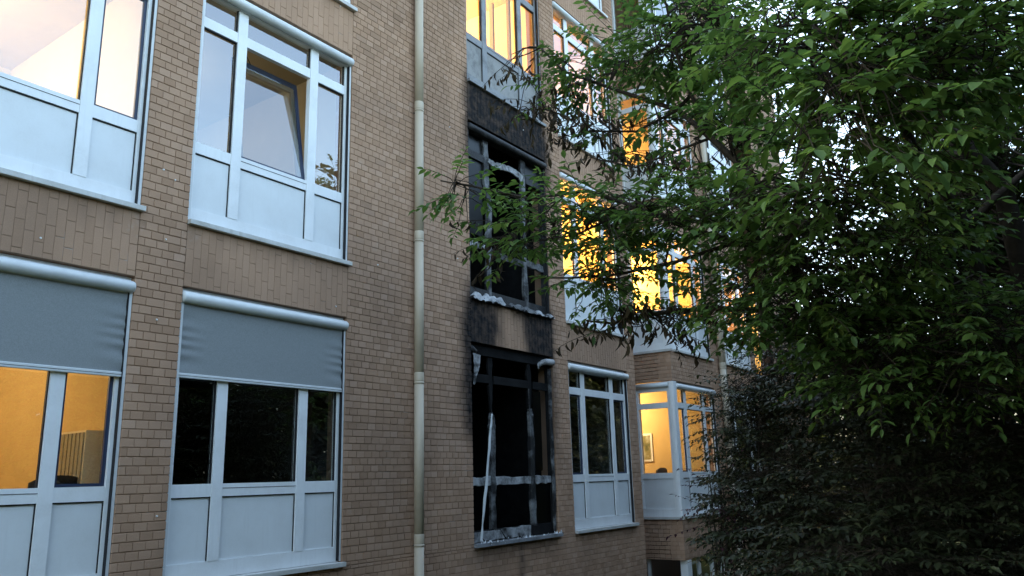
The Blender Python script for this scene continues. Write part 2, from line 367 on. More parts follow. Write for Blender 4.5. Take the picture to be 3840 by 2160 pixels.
# soldier-course panels between the storeys of the first block
solo = {(1, 0), (2, 0), (2, 1), (3, 0)}
for c in (1, 2, 3, 4):
    for f in FLS:
        z0 = T(f)+LIN; z1 = (T(f+1)+SILL-SLAB) if f < 3 else ZTOP; a, b = COLS[c]+.005, COLS[c]+W-.005
        m = MB(); m.grid(lambda u, v: (a+(b-a)*u, .0035, z0+.003+(z1-z0-.003)*v), 16, 6)
        m.quad((a, .0085, z0+.003), (b, .0085, z0+.003), (b, .30, z0+.003), (a, .30, z0+.003)); m.quad((a, .0085, z1), (a, .30, z1), (b, .30, z1), (b, .0085, z1))
        V = list(m.v); sp = m.build('spandrel', M['mortar'], building)
        for n_, arr in (('tint', NP.uniform(.2, .8, len(V))), ('soot', np.array([soot(p[0], p[2]) for p in V]))):
            at = sp.data.attributes.new(n_, 'FLOAT', 'POINT'); at.data.foreach_set('value', arr.astype(np.float32))
        S = Bricks(); S.soldier_fill(a, b, z0, z1)
        if (c, f) in solo:
            for it in S.items: link('soldier_brick', Bricks.mesh([it], 'soldier_brick', (it[0], 0, it[1]), .09), M['brick'], sp, (it[0], 0, it[1]))
        else: link('soldier_bricks', Bricks.mesh(S.items, 'soldier_bricks', None, .09), M['brick'], sp, kind='stuff')
        if c == 3 and f in (0, 1): sp['label'] = 'spandrel of upright bricks blackened by smoke'
# shell: returns of the recess, back, ends, roof
m = MB(); m.quad((XE-.006, .30, ZBOT), (XE-.006, 1.0, ZBOT), (XE-.006, 1.0, ZTOP), (XE-.006, .30, ZTOP)); m.quad((XE-.006, 1.0, ZBOT), (X2+.3, 1.0, ZBOT), (X2+.3, 1.0, ZTOP), (XE-.006, 1.0, ZTOP))
m.quad((XE2-.006, .30, ZBOT), (XE2-.006, 1.4, ZBOT), (XE2-.006, 1.4, ZTOP), (XE2-.006, .30, ZTOP)); m.quad((XE2-.006, 1.4, ZBOT), (X3, 1.4, ZBOT), (X3, 1.4, ZTOP), (XE2-.006, 1.4, ZTOP))
m.quad((X3+3, 0, ZBOT), (X3+3, 9, ZBOT), (X3+3, 9, ZTOP), (X3+3, 0, ZTOP)); m.quad((XB+.006, .3, ZBOT), (XB+.006, 9, ZBOT), (XB+.006, 9, ZTOP), (XB+.006, .3, ZTOP)); m.quad((XB, 9, ZBOT), (X3+3, 9, ZBOT), (X3+3, 9, ZTOP), (XB, 9, ZTOP))
m.quad((X3, .0, ZBOT), (X3+3, .0, ZBOT), (X3+3, .0, ZTOP), (X3, .0, ZTOP))
shell = m.build('rear_wall', M['mortar'], building)
for n_, v in (('tint', .6), ('soot', 0)): at = shell.data.attributes.new(n_, 'FLOAT', 'POINT'); at.data.foreach_set('value', np.full(len(shell.data.vertices), v, np.float32))
MB().box(XB-.25, XE+.1, -.35, 9.3, ZTOP+.002, ZTOP+.25).box(XE+.1, X3+3.3, -.35, 9.3, ZTOP+.004, ZTOP+.26).build('roof', M['roof'], building)
for x, z in ((4.0, 3.05), (4.13, 2.98), (4.05, 1.55), (4.2, -.25), (3.98, 5.0), (6.95, 2.68), (8.55, 3.1), (8.4, 5.1), (2.95, 2.1), (6.27, 2.03), (6.22, 6.0), (10.35, 5.75), (4.08, 2.35)):
    MB().tube([(x, .004, z), (x, -.008, z)], [.011, .008], 8).build('wall_plug', M['plug'], building)

# ---------------------------------------------------------------- windows
FY0, FY1 = .062, .13
def room(x0, x1, y0, y1, z0, z1, mat, skip=(), name='room'):
    m = MB()
    if 'back' not in skip: m.quad((x0, y1, z0), (x1, y1, z0), (x1, y1, z1), (x0, y1, z1))
    if 'left' not in skip: m.quad((x0, y0, z0), (x0, y1, z0), (x0, y1, z1), (x0, y0, z1))
    if 'right' not in skip: m.quad((x1, y1, z0), (x1, y0, z0), (x1, y0, z1), (x1, y1, z1))
    m.quad((x0, y0, z1), (x0, y1, z1), (x1, y1, z1), (x1, y0, z1))
    if 'left' in skip: m.quad((x0, .96, z0), (x0, y1, z0), (x0, y1, z1), (x0, .96, z1))
    r_ = m.build(name, mat, building)
    MB().quad((x0, y0, z0), (x1, y0, z0), (x1, y1, z0), (x0, y1, z0)).build('room_floor', M['floor_in'] if mat is not M['soot'] else M['soot'], r_)
    return r_
def lamp(x, y, z, watt, col, size=.7, glow=True):
    o = MB().tube([(x, y, z+.06), (x, y, z+.01)], size*.38, 16).build('ceiling_lamp', M['lamp'] if glow else M['white'], building, True)
    l = bpy.data.lights.new('room_light', 'POINT'); l.shadow_soft_size = size*.3; l.energy = watt*2.6; l.color = col
    lo = bpy.data.objects.new('room_light', l); COL.objects.link(lo); lo.parent = o; lo.location = (0, 0, -.42); return o
def frame_window(xl, f, mats=None, panes='glass', sash=(), skip=(), open_mid=False, bottom_gap=0, label=None, zlo=None, thin_panel=False):
    """three-light window: 'window' is its outer frame, everything else hangs under it"""
    w_ = dict(frame=M['white'], panel=M['panel'], sill=M['sill']); w_.update(mats or {})
    t_ = T(f); xr = xl+W; e = .004
    m = MB()
    m.box(xl+e, xl+.07, FY0, FY1, t_+SILL, t_+LIN-e); m.box(xr-.07, xr-e, FY0, FY1, t_+SILL, t_+LIN-e)
    m.box(xl+.07, xr-.07, FY0+.001, FY1, t_+SILL+.004, t_-.725); m.box(xl+.07, xr-.07, FY0+.001, FY1, t_+1.74, t_+LIN-e)
    win = m.build('window', w_['frame'], building)
    if label: win['label'] = label
    def part(name, mat, *bx, **kw): return MB().box(*bx).build(name, mat, win, **kw)
    cols = [(xl+.07, xl+.492), (xl+.614, xl+1.527), (xl+1.647, xr-.07)]
    for i, x in enumerate((xl+.492, xl+1.527)):
        if ('mullion', i) not in skip: part('mullion', w_['frame'], x, x+.121, FY0-.004, FY1-.004, t_-.724, t_+1.739)
    for i, (a, b) in enumerate(cols):
        if ('transom', i) not in skip: part('transom', w_['frame'], a+.001, b-.001, FY0+.002, FY1-.006, t_-.123, t_)
        if ('top_transom', i) not in skip: part('transom', w_['frame'], a+.001, b-.001, FY0+.002, FY1-.006, t_+1.34, t_+1.46)
        if ('panel', i) not in skip:
            part('panel', w_['panel'], a, b, FY0+.022, FY1-.01, t_-.724, t_-.124)
            g = MB().box(a, b, FY0+.012, FY0+.021, t_-.135, t_-.1235).box(b-.010, b-.0005, FY0+.012, FY0+.021, t_-.72, t_-.136); g.build('gasket', M['gasket'], win)
        if ('pane', i) not in skip and not (open_mid and i == 1):
            part('pane', M[panes], a, b, FY0+.04, FY0+.046, t_+.001, t_+1.339)
            if i in sash:
                for bx in ((a, a+.032, t_, t_+1.34), (b-.034, b, t_, t_+1.34), (a+.032, b-.034, t_, t_+.03), (a+.032, b-.034, t_+1.31, t_+1.34)):
                    part('sash', M['navy'], bx[0], bx[1], FY0+.03, FY1-.01, bx[2]+.002, bx[3]-.002)
            else: MB().box(b-.012, b-.0005, FY0+.014, FY0+.039, t_+.001, t_+1.338).box(a+.0005, b-.013, FY0+.014, FY0+.039, t_+1.326, t_+1.339).build('gasket', M['gasket'], win)
        if ('top_pane', i) not in skip:
            part('pane', M[panes], a, b, FY0+.04, FY0+.046, t_+1.461, t_+1.739)
            MB().box(b-.012, b-.0005, FY0+.014, FY0+.039, t_+1.4605, t_+1.739).build('gasket', M['gasket'], win)
    if 1 not in skip and ('transom', 1) not in skip and not thin_panel:
        a, b = cols[1]; part('gasket', M['gasket'], a+.002, b-.002, FY0-.001, FY0+.003, t_-.047, t_-.042)
    if open_mid: # tilt sash, hinged at the bottom and leaning into the room
        a, b = cols[1]; ang = R(9.5)
        def lean(y, z): return FY0+.03+y*math.cos(ang)+z*math.sin(ang), t_+.004+z*math.cos(ang)-y*math.sin(ang)
        def lbox(name, mat, x0, x1, y0, y1, z0, z1):
            m = MB(); m.box(x0, x1, y0, y1, z0, z1); m.v = [(x, *lean(y, z)) for x, y, z in m.v]; m.build(name, mat, win)
        for bx in ((a, a+.03, 0, 1.33), (b-.05, b, 0, 1.33), (a+.03, b-.05, 0, .03), (a+.03, b-.05, 1.26, 1.33)): lbox('sash', M['navy'], bx[0], bx[1], .002, .05, bx[2], bx[3])
        for bx in ((a+.03, a+.06, .03, 1.26), (b-.10, b-.05, .03, 1.26), (a+.06, b-.10, 1.2, 1.26)): lbox('sash', M['sashwood'], bx[0], bx[1], .012, .045, bx[2], bx[3])
        lbox('pane', M[panes], a+.012, b-.05, .004, .010, .02, 1.27)
        MB().tube([(a+.02, FY0+.06, t_+1.3), (a+.2, FY0+.2, t_+1.27)], .006, 6).build('stay_arm', M['gasket'], win)
    if 'sill' not in skip:
        sl_ = MB().box(xl+.0, xr+.02, -.055, -.004, t_+SILL-SLAB, t_+SILL).box(xl+.004, xr-.004, -.004, FY1, t_+SILL-SLAB+.002, t_+SILL-.0).build('sill', w_['sill'], win, bevel=.004)
    return win
def blind(xl, f, drop=0, label='', mat=None, part_rail=True):
    """outside roller blind: round cassette under the lintel, side rails, fabric and bottom bar"""
    t_ = T(f); xr = xl+W; zc = t_+LIN-.105; mat = mat or M['cassette']
    o = emp('roller_blind', ((xl+xr)/2, .01, zc), label, 'blind', 'roller blinds under the window lintels')
    MB().tube([(xl+.006, .0075, zc), (xl+.02, .0075, zc), (xr-.02, .0075, zc), (xr-.006, .0075, zc)], [.050, .056, .056, .050], 20).build('cassette', mat, o, True)
    MB().box(xl+.02, xr-.02, .03, FY0-.002, zc-.06, zc+.07).build('mounting_plate', mat, o)
    for a, b in ((xl+.003, xl+.034), (xr-.034, xr-.003)):
        r_ = MB().box(a, b, .018, .05, t_+SILL+.012, zc-.02).box(a+.012, b-.012, .05, FY0-.001, t_+SILL+.012, zc-.02).build('guide_rail', mat, o)
        if a > xl+1: MB().box(xr-.040, xr-.0345, .012, .055, t_+SILL+.012, zc-.05).build('rail_groove', M['gasket'], r_)
    if drop:
        zb = t_+drop; a, b = xl+.034, xr-.041
        def fn(u, v):
            z = zb+(zc-zb)*v; ed = max(0, 1-min(u, 1-u)/.16); wv = math.sin(z*46+3*math.sin(z*9)+u*5)*.010*ed**1.5*(1-v*.6)
            wv += .006*math.sin(u*3.1)*math.sin(v*3.1); return (a+(b-a)*u, .034+wv, z)
        MB().grid(fn, 60, 50).build('fabric', M['fabric'], o, True)
        MB().box(a-.004, b+.004, .018, .052, zb-.042, zb+.004).build('bottom_bar', mat, o, bevel=.006)
        MB().box(a-.003, b+.003, .0165, .0185, zb-.022, zb-.018).build('bar_groove', M['gasket'], o)
    return o
WARM = (1, .70, .36); SOFT = (1, .80, .56)
YB = 4.0
def std_room(xl, f, mat, watt, col, **kw):
    t_ = T(f); room(xl-.22, xl+W+.22, .302, YB, t_-.97, t_+2.02, mat)
    if watt: lamp(xl+.5, 2.3, t_+1.94, watt, col, **kw)
# column 1
frame_window(COLS[1], 1, sash=(2,)); std_room(COLS[1], 1, M['cream'], 5.5, (1, .70, .34), size=1.3)
frame_window(COLS[1], 0, sash=(2,)); std_room(COLS[1], 0, M['ochre'], 4.5, (1, .74, .42))
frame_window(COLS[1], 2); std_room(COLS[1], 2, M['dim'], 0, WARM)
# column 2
frame_window(COLS[2], 1, open_mid=True, label='window with its middle sash tilted open'); std_room(COLS[2], 1, M['olive'], 1.6, (1, .85, .62))  # weak lamp added to brighten a room taken as unlit
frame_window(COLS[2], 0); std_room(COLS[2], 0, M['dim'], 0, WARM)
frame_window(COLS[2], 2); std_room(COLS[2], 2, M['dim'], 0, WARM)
# column 4
for f in FLS:
    frame_window(COLS[4], f, sash=(0, 2) if f == 0 else ())
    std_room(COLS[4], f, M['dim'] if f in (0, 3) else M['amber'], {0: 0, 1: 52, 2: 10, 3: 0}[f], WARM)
blind(COLS[1], 1, 0, 'white blind cassette above the cream-lit window')
blind(COLS[1], 0, 1.0, 'half lowered grey roller blind over the window of the orange-lit room')
blind(COLS[2], 1, 0, 'white rolled-up blind cassette above the tilted-open window')
blind(COLS[2], 0, 1.045, 'half lowered grey roller blind over a dark window')
blind(COLS[4], 0, 0, 'white rolled-up blind cassette above the dark window beside the burnt one')
blind(COLS[4], 1, 0, 'white rolled-up blind cassette above the yellow-lit window behind the branch')
blind(COLS[4], 2, 0, 'white rolled-up blind cassette of the second-floor window behind the leaves')
# column 3: the fire
smk = dict(frame=M['smoky'], panel=M['smokypanel'], sill=M['smoky'])
x3 = COLS[3]
frame_window(x3, 2, smk, 'glass_smoky', label='smoke-stained window above the burnt ones'); std_room(x3, 2, M['cream'], 26, (1, .72, .36))
MB().tube([(x3+.75, 1.5, T(2)+1.75), (x3+.75, 1.5, T(2)+1.55), (x3+.75, 1.5, T(2)+1.45)], [.06, .12, .07], 14).build('globe_lamp', M['lamp'], building, True)
ia, ib = x3+1.42, x3+1.50
for k, bx in enumerate(((ia, ia+.05, .16, .22), (ia+.14, ia+.19, .62, .70))): MB().box(*bx, T(2)+.02, T(2)+1.5).build('casement_bar', M['olive'], building)
MB().box(x3-.2, x3+W+.2, 2.98, 3.02, T(2)+1.28, T(2)+1.36).build('picture_rail', M['olive'], building)
frame_window(x3, 3); std_room(x3, 3, M['dim'], 0, WARM)
blind(x3, 2, 0, 'grey smoke-stained blind cassette above the lit window over the fire damage', M['smoky'])
blind(x3, 1, 0, 'soot-blackened blind cassette above the burnt-out upper window', M['charred'])
# burnt, first floor
chr_ = dict(frame=M['charred'], panel=M['charred'], sill=M['charred'])
allp = [('panel', i) for i in range(3)]+[('pane', i) for i in range(3)]
w1 = frame_window(x3, 1, chr_, 'glass_sooty', skip=allp+[('top_pane', 1), ('mullion', 0), ('mullion', 1), ('top_transom', 1), ('transom', 0), ('transom', 1), ('transom', 2), 'sill'], label='burnt-out first-floor window with melted frame')
room(x3-.22, x3+W+.22, .302, YB, T(1)-.97, T(1)+2.02, M['soot'])
def ribbon(name, pts, wd, th, mat, parent, n=4, seed=0):
    """a bent strip of sheet: centre line pts (x,y,z), half width wd per point (in z or x), thickness th"""
    rr = random.Random(seed); m = MB(); P = [Vector(p) for p in pts]; Q = []
    for i in range(len(P)-1):
        for k in range(n): a = k/n; Q.append((P[i].lerp(P[i+1], a), wd[i]*(1-a)+wd[i+1]*a))
    Q.append((P[-1], wd[-1])); N = len(Q)
    for i, (p, w_) in enumerate(Q):
        d = (Q[min(i+1, N-1)][0]-Q[max(i-1, 0)][0]); d.y = 0; d.normalize(); s_ = Vector((-d.z, 0, d.x)); jx = rr.uniform(-.006, .006); jw = w_*(1+rr.uniform(-.18, .18)); jy = rr.uniform(-.006, .006)
        m.v += [tuple(p+s_*(jw+jx)+Vector((0, jy, 0))), tuple(p-s_*(jw-jx)+Vector((0, -jy, 0))), tuple(p-s_*(jw-jx)+Vector((0, th-jy, 0))), tuple(p+s_*(jw+jx)+Vector((0, th+jy, 0)))]
        if i: b = 4*(i-1); m.f += [(b+k, b+(k+1) % 4, b+4+(k+1) % 4, b+4+k) for k in range(4)]
    m.f += [(0, 3, 2, 1), tuple(4*(N-1)+k for k in range(4))]
    return m.build(name, mat, parent, False, bevel=.004)
y3 = FY0
ribbon('mullion', [(9.36, y3, 5.24), (9.37, y3, 4.9), (9.37, y3, 4.6), (9.41, y3, 4.3), (9.43, y3-.01, 4.1), (9.43, y3, 3.85), (9.41, y3, 3.6), (9.40, y3, 3.3), (9.38, y3, 2.63)], [.058, .06, .06, .055, .058, .055, .06, .045, .05], .05, M['scorched'], w1, 4, 2)
ribbon('mullion', [(10.40, y3, 5.24), (10.40, y3, 4.9), (10.39, y3, 4.5), (10.38, y3, 4.1), (10.38, y3, 3.8), (10.38, y3, 3.3), (10.38, y3, 2.63)], [.055, .06, .055, .05, .055, .05, .05], .05, M['scorched'], w1, 4, 3)
ribbon('sagging_transom', [(9.42, y3-.015, 4.915), (9.56, y3-.02, 4.875), (9.7, y3-.02, 4.895), (9.85, y3-.02, 4.92), (10.0, y3-.02, 4.935), (10.15, y3-.02, 4.93), (10.26, y3-.02, 4.91), (10.35, y3-.015, 4.87)], [.045, .05, .055, .052, .05, .048, .055, .06], .03, M['melted'], w1, 3, 4)
ribbon('transom', [(8.91, y3, 3.45), (9.1, y3, 3.44), (9.31, y3, 3.46)], [.055, .05, .03], .05, M['melted'], w1, 3, 5)
ribbon('transom', [(9.44, y3, 3.42), (9.7, y3, 3.39), (10.0, y3, 3.38), (10.33, y3, 3.40)], [.05, .055, .05, .05], .05, M['charred'], w1, 3, 6)
ribbon('transom', [(10.43, y3, 3.43), (10.7, y3, 3.43), (10.92, y3, 3.42)], [.06, .055, .06], .05, M['scorched'], w1, 3, 7)
MB().box(8.91, 9.30, .10, .106, 3.62, 4.84).build('pane', M['glass_sooty'], w1)
for i, (x0, x1, z0, z1) in enumerate(((8.95, 9.3, 2.65, 3.1), (9.5, 10.3, 2.62, 3.25), (10.48, 10.9, 2.62, 3.3))):
    MB().box(x0, x1, 1.2+.2*i, 1.24+.2*i, z0, z1).build('charred_board', plain('charred_wood', (.10, .065, .035), .8, .2, .4, 5) if i == 0 else bpy.data.materials['charred_wood'], w1)
def lump(name, x0, x1, z, h, dpt, mat, parent, seed, y0=-.06, n=22):
    """drooping heap of melted stuff lying on a sill"""
    o = [vnoise(i*.6, seed*3.3)*1.0 for i in range(n+1)]; q_ = [vnoise(i*.9, seed*5.1+9) for i in range(n+1)]
    def fn(u, v):
        i = min(n, int(u*n)); k = o[i]; a = math.pi*v; fall = q_[i]*.06 if v < .25 else 0
        return (x0+(x1-x0)*u, y0+dpt*v-.02*k, z-fall*(1-v*4 if v < .25 else 0)-.012+h*(.25+k)*math.sin(a)**.7*min(1, 8*min(u, 1-u)+.15))
    return MB().grid(fn, n*2, 10).build(name, mat, parent, True)
MB().box(x3, x3+W+.02, -.055, FY1, T(1)+SILL-SLAB, T(1)+SILL-.01).build('sill', M['charred'], w1)
lump('melted_heap', 8.84, 9.62, T(1)+SILL-.01, .11, .17, M['melted'], w1, 1, -.075); lump('melted_heap', 9.75, 10.55, T(1)+SILL-.01, .06, .17, M['scorched'], w1, 2, -.075); lump('melted_heap', 10.45, 10.99, T(1)+SILL-.01, .05, .17, M['melted'], w1, 3, -.075)
# burnt, ground floor
t0 = T(0)
w0 = frame_window(x3, 0, dict(frame=M['soot'], panel=M['charred'], sill=M['charred']), 'glass_sooty', skip=allp+[('top_pane', i) for i in range(3)]+[('mullion', 0), ('mullion', 1), ('transom', 0), ('transom', 1), ('transom', 2), 'sill'], label='burnt-out ground-floor window with broken mullion stubs')
room(x3-.22, x3+W+.22, .302, YB, t0-.97, t0+2.02, M['soot'])
ribbon('mullion', [(9.38, y3, -.72), (9.38, y3, -.2), (9.395, y3, .3), (9.405, y3, .75), (9.40, y3, .88), (9.385, y3, .94)], [.056, .056, .06, .06, .045, .012], .05, M['scorched'], w0, 4, 11)
ribbon('mullion', [(10.405, y3, -.72), (10.405, y3, -.1), (10.41, y3, .4), (10.41, y3, .85), (10.405, y3, .98), (10.40, y3, 1.05)], [.062, .06, .055, .055, .045, .03], .05, M['scorched'], w0, 4, 12)
ribbon('mullion', [(9.40, y3+.02, .93), (9.395, y3+.02, 1.35), (9.39, y3+.02, 1.76)], [.014, .05, .055], .04, M['soot'], w0, 4, 31)
ribbon('mullion', [(10.40, y3+.02, 1.04), (10.41, y3+.02, 1.4), (10.41, y3+.02, 1.76)], [.03, .05, .055], .04, M['soot'], w0, 4, 32)
MB().box(10.345, 10.352, .05, .06, .2, 1.36).build('frame_edge', M['scorched'], w0)
for (a, b), sd_ in zip(((x3+.07, 9.33), (9.43, 10.35), (10.46, x3+W-.07)), (13, 14, 15)):
    ribbon('transom', [(a, y3+.002, -.035), ((a+b)/2, y3+.002, -.04), (b, y3+.002, -.035)], [.060, .057, .06], .05, M['melted'], w0, 4, sd_)
ribbon('bottom_rail', [(x3+.07, y3-.003, -.785), (9.4, y3-.003, -.78), (9.9, y3-.003, -.775), (10.3, y3-.003, -.775)], [.07, .07, .072, .07], .04, M['melted'], w0, 4, 16)
ribbon('leaning_strip', [(9.02, .015, -.83), (9.10, .02, -.42), (9.22, .03, .15), (9.33, .045, .7), (9.38, .055, .92)], [.016, .02, .022, .022, .014], .012, M['cassette'], w0, 4, 17)
ribbon('hanging_flap', [(9.0, .02, 1.76), (8.985, .015, 1.6), (8.95, .02, 1.45), (8.92, .02, 1.31)], [.085, .065, .035, .02], .006, M['melted'], w0, 4, 18)
MB().box(10.47, x3+W-.072, .10, .112, t0-.72, t0-.13).build('panel', M['glass_sooty'], w0)
MB().box(10.52, 10.74, .10, .104, .1, 1.34).build('pane', M['glass_sooty'], w0)
for a, b, sd_ in ((10.905, 10.93, 1), (10.945, 10.965, 2)): ribbon('bent_rail', [(a, .02, -.82), (a+.01, .015, .1), (a-.005, .02, .9), (a+.008, .02, 1.72)], [.012]*4, .03, M['scorched'], w0, 5, 20+sd_)
MB().tube([(10.60, .01, 1.745), (10.68, 0, 1.80), (10.8, 0, 1.822), (10.98, 0, 1.83)], [.022, .045, .055, .055], 14).build('cassette_stub', M['melted'], w0, True)
ribbon('drip', [(10.62, .0, 1.79), (10.575, .0, 1.75), (10.57, .0, 1.69)], [.022, .02, .008], .015, M['melted'], w0, 3, 25)
MB().tube([(x3+.01, .03, 1.835), (x3+.14, .03, 1.80)], [.05, .03], 12).build('cassette_stub', M['charred'], w0, True)
MB().box(x3+.0, x3+W+.03, -.055, FY1, t0+SILL-SLAB, t0+SILL-.004).build('sill', M['smoky'], w0)
for i in range(46):
    x = rnd.uniform(x3+.02, x3+W+.04); y = rnd.uniform(-.055, .02); z = t0+SILL-.006; s_ = rnd.uniform(.012, .04); a = rnd.uniform(0, 6.28)
    m = MB(); tip = (x+rnd.uniform(-.01, .01), y+rnd.uniform(-.02, .01), z+s_*rnd.uniform(.6, 1.6))
    b = [(x+s_*math.cos(a+k*2.1), y+s_*.6*math.sin(a+k*2.1), z-rnd.choice((0, 0, .035))*(y < -.03)) for k in range(3)]
    m.v = b+[tip]; m.f = [(0, 1, 3), (1, 2, 3), (2, 0, 3), (0, 2, 1)]; m.build('shard', M['ash'], w0)
# ---- second block
def side_window(f, watt):
    """one-light window in the return of the recess, post on the corner"""
    t_ = T(f)-.01; x = X2; m = MB(); y0, y1 = .09, .90
    m.box(x+.02, x+.09, y0, y0+.06, t_+SILL, t_+LIN-.004); m.box(x+.02, x+.09, y1-.06, y1, t_+SILL, t_+LIN-.004); m.box(x+.021, x+.09, y0+.06, y1-.06, t_+SILL, t_-.73); m.box(x+.021, x+.09, y0+.06, y1-.06, t_+1.70, t_+LIN-.004)
    win = m.build('window', M['white'], building, label='narrow side window facing the recess')
    MB().box(x+.024, x+.085, y0+.06, y1-.06, t_-.115, t_).build('transom', M['white'], win); MB().box(x+.024, x+.085, y0+.06, y1-.06, t_+1.34, t_+1.46).build('transom', M['white'], win)
    MB().box(x+.045, x+.08, y0+.06, y1-.06, t_-.73, t_-.115).build('panel', M['panel'], win)
    MB().box(x+.06, x+.066, y0+.06, y1-.06, t_, t_+1.34).build('pane', M['glass'], win); MB().box(x+.06, x+.066, y0+.06, y1-.06, t_+1.46, t_+1.70).build('pane', M['glass'], win)
    MB().box(x-.05, x+.02, -.055, y1+.08, t_+SILL-SLAB, t_+SILL-.001).build('sill', M['sill'], win)
    MB().box(x+.0, x+.175, -.012, .089, t_+SILL, t_+LIN-.003).box(x-.012, x, .02, .089, t_+SILL, t_+LIN-.003).build('corner_post', M['white'], win, bevel=.006)
    MB().box(x+.002, x+.3, .92, 1.02, t_+SILL-.05, t_+LIN-.003).build('jamb', M['concrete'], win)
    return win
lit5 = {0: 7.5, 1: 38, 2: 6, 3: 0}
for f in FLS:
    side_window(f, 0); frame_window(COLS2[5], f, sash=(0,) if f == 0 else ()); frame_window(COLS2[6], f)
    room(X2+.095, COLS2[5]+W+.2, .31, YB+1, T(f)-.97, T(f)+2.02, M['ochre'] if f == 0 else M['amber'], skip=('left',))
    if lit5[f]: lamp(X2+1.6, 2.4, T(f)+1.94, lit5[f], WARM)
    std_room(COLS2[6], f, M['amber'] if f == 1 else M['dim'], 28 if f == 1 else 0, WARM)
    MB().box(X2+.004, COLS2[5]+W+.2, .02, .30, T(f)+LIN+.004, T(f)+LIN+.02).build('lintel', M['concrete'], building)
for f, lb in ((0, 'ochre-lit corner room'), (1, 'bright yellow corner room')):
    t_ = T(f); o = emp('roller_blind', (X2, .5, t_+LIN-.08), 'short white blind cassette over the side window of the '+lb, 'blind', 'roller blinds under the window lintels')
    MB().tube([(X2-.005, .10, t_+LIN-.085), (X2-.005, .88, t_+LIN-.085)], .052, 16).build('cassette', M['cassette'], o, True); MB().box(X2+.0, X2+.02, .12, .86, t_+LIN-.14, t_+LIN-.02).build('mounting_plate', M['cassette'], o)
    blind(COLS2[5], f, 0, 'white blind cassette over the front window of the '+lb)
blind(COLS2[6], 0, 0, 'white blind cassette beyond the far drainpipe')
# basement below the corner
bm = MB(); bm.box(X2+.1, X2+.16, .10, .16, ZBOT, -1.725); bm.box(X2+.1, X2+.16, .84, .9, ZBOT, -1.725); bm.box(X2+.1, X2+.3, -.0, .099, ZBOT, -1.725)
bw = bm.build('basement_window', M['white'], building); MB().box(X2+.12, X2+.128, .16, .84, ZBOT, -1.73).build('pane', M['glass'], bw)
for x in (16.6, 17.3, 17.9): MB().box(x, x+.08, .10, .17, ZBOT, -1.725).build('mullion', M['white'], bw)
MB().box(X2+.3, COLS2[5]+W, .13, .136, ZBOT, -1.73).build('pane', M['glass'], bw)
room(X2+.2, COLS2[5]+W+.2, .302, 3, ZBOT, -1.5, M['dim'], skip=('left',))
# balcony in the second recess, panes that glow by themselves behind its railing
MB().box(XE2+.02, X3-.01, .06, 1.38, T(1)-1.05, T(1)-.93).build('balcony_slab', M['concrete'], building)
bal = emp('balcony_railing', ((XE2+X3)/2, .1, T(1)-.93), 'dark iron bar railing on the balcony beside the bright yellow glazing', 'railing')
MB().box(XE2+.02, X3-.02, .09, .13, T(1)+.10, T(1)+.14).box(XE2+.02, X3-.02, .095, .125, T(1)-.86, T(1)-.83).build('rail', M['iron'], bal)
for i in range(13): x = XE2+.08+i*.12; MB().box(x, x+.018, .10, .12, T(1)-.93, T(1)+.10).build('bar', M['iron'], bal)
gl = MB().box(XE2+.1, XE2+.8, 1.30, 1.36, T(1)-.9, T(1)+1.6)
dr = gl.build('balcony_door', M['white'], building); MB().box(XE2+.16, XE2+.74, 1.285, 1.299, T(1)-.84, T(1)+1.54).build('pane', M['glow_pane'], dr)
w3 = MB().box(X3-.03, X3, .30, 1.3, T(1)-.9, T(1)+1.7).build('balcony_window', M['white'], building); MB().box(X3-.036, X3-.031, .36, 1.24, T(1)-.84, T(1)+1.64).build('pane', M['glow_pane'], w3)
# things in the lit rooms
def hang_picture(x, y, z, w_, h_, label):
    """on a wall whose face looks towards -X"""
    o = emp('wall_picture', (x, y, z), label, 'picture'); MB().box(x-.03, x, y-w_/2, y+w_/2, z, z+h_).build('picture_frame', M['white'], o)
    t = MT('picture_print'); t.set(.6, .2); t.col(t.ramp(t.noise(5, 3, .5, coord='World'), [(.3, (.05, .07, .03)), (.5, (.22, .20, .09)), (.65, (.42, .44, .40))])); MB().box(x-.034, x-.031, y-w_/2+.05, y+w_/2-.05, z+.05, z+h_-.05).build('print', t.m, o)
hang_picture(COLS2[5]+W+.199, 2.05, .30, .56, .68, 'landscape picture in a white frame on the ochre wall')
def chair(x, y, z, label):
    o = emp('office_chair', (x, y, z), label, 'chair'); m = M['gasket']
    def bk(u, v): a = (u-.5)*1.6; return (x+.26*math.sin(a)/.72, y+.10*(1-math.cos(a)), z+.56+.52*v*(1-.12*abs(u-.5)**2*4))
    b = MB().grid(bk, 10, 6).build('backrest', m, o, True); sm_ = b.modifiers.new('thick', 'SOLIDIFY'); sm_.thickness = .05
    MB().box(x-.24, x+.24, y-.48, y-.02, z+.42, z+.49).build('seat', m, o, bevel=.03); MB().tube([(x, y-.24, z+.08), (x, y-.24, z+.43)], .03, 8).build('stem', m, o)
    for k in range(5): a = k*1.2566; MB().tube([(x, y-.24, z+.1), (x+.28*math.cos(a), y-.24+.28*math.sin(a), z+.03)], [.025, .02], 6).build('leg', m, o)
    MB().box(x-.03, x+.03, y-.05, y+.03, z+.44, z+.6).build('back_support', m, o)
chair(17.2, 1.05, T(0)-.97, 'black office chair in the ochre-lit corner room')
cb = emp('storage_cabinet', (3.9, 1.0, T(0)-.97), 'pale ribbed cabinet in the orange-lit room', 'cabinet')
MB().box(3.80, 4.02, .62, 1.30, T(0)-.97, T(0)+.52).build('body', M['cream'], cb)
for i in range(9): MB().box(3.788, 3.802, .64+i*.073, .695+i*.073, T(0)-.9, T(0)+.5).build('slat', M['olive'], cb)
chair(3.64, .66, T(0)-.97, 'dark office chair in front of the pale ribbed cabinet')
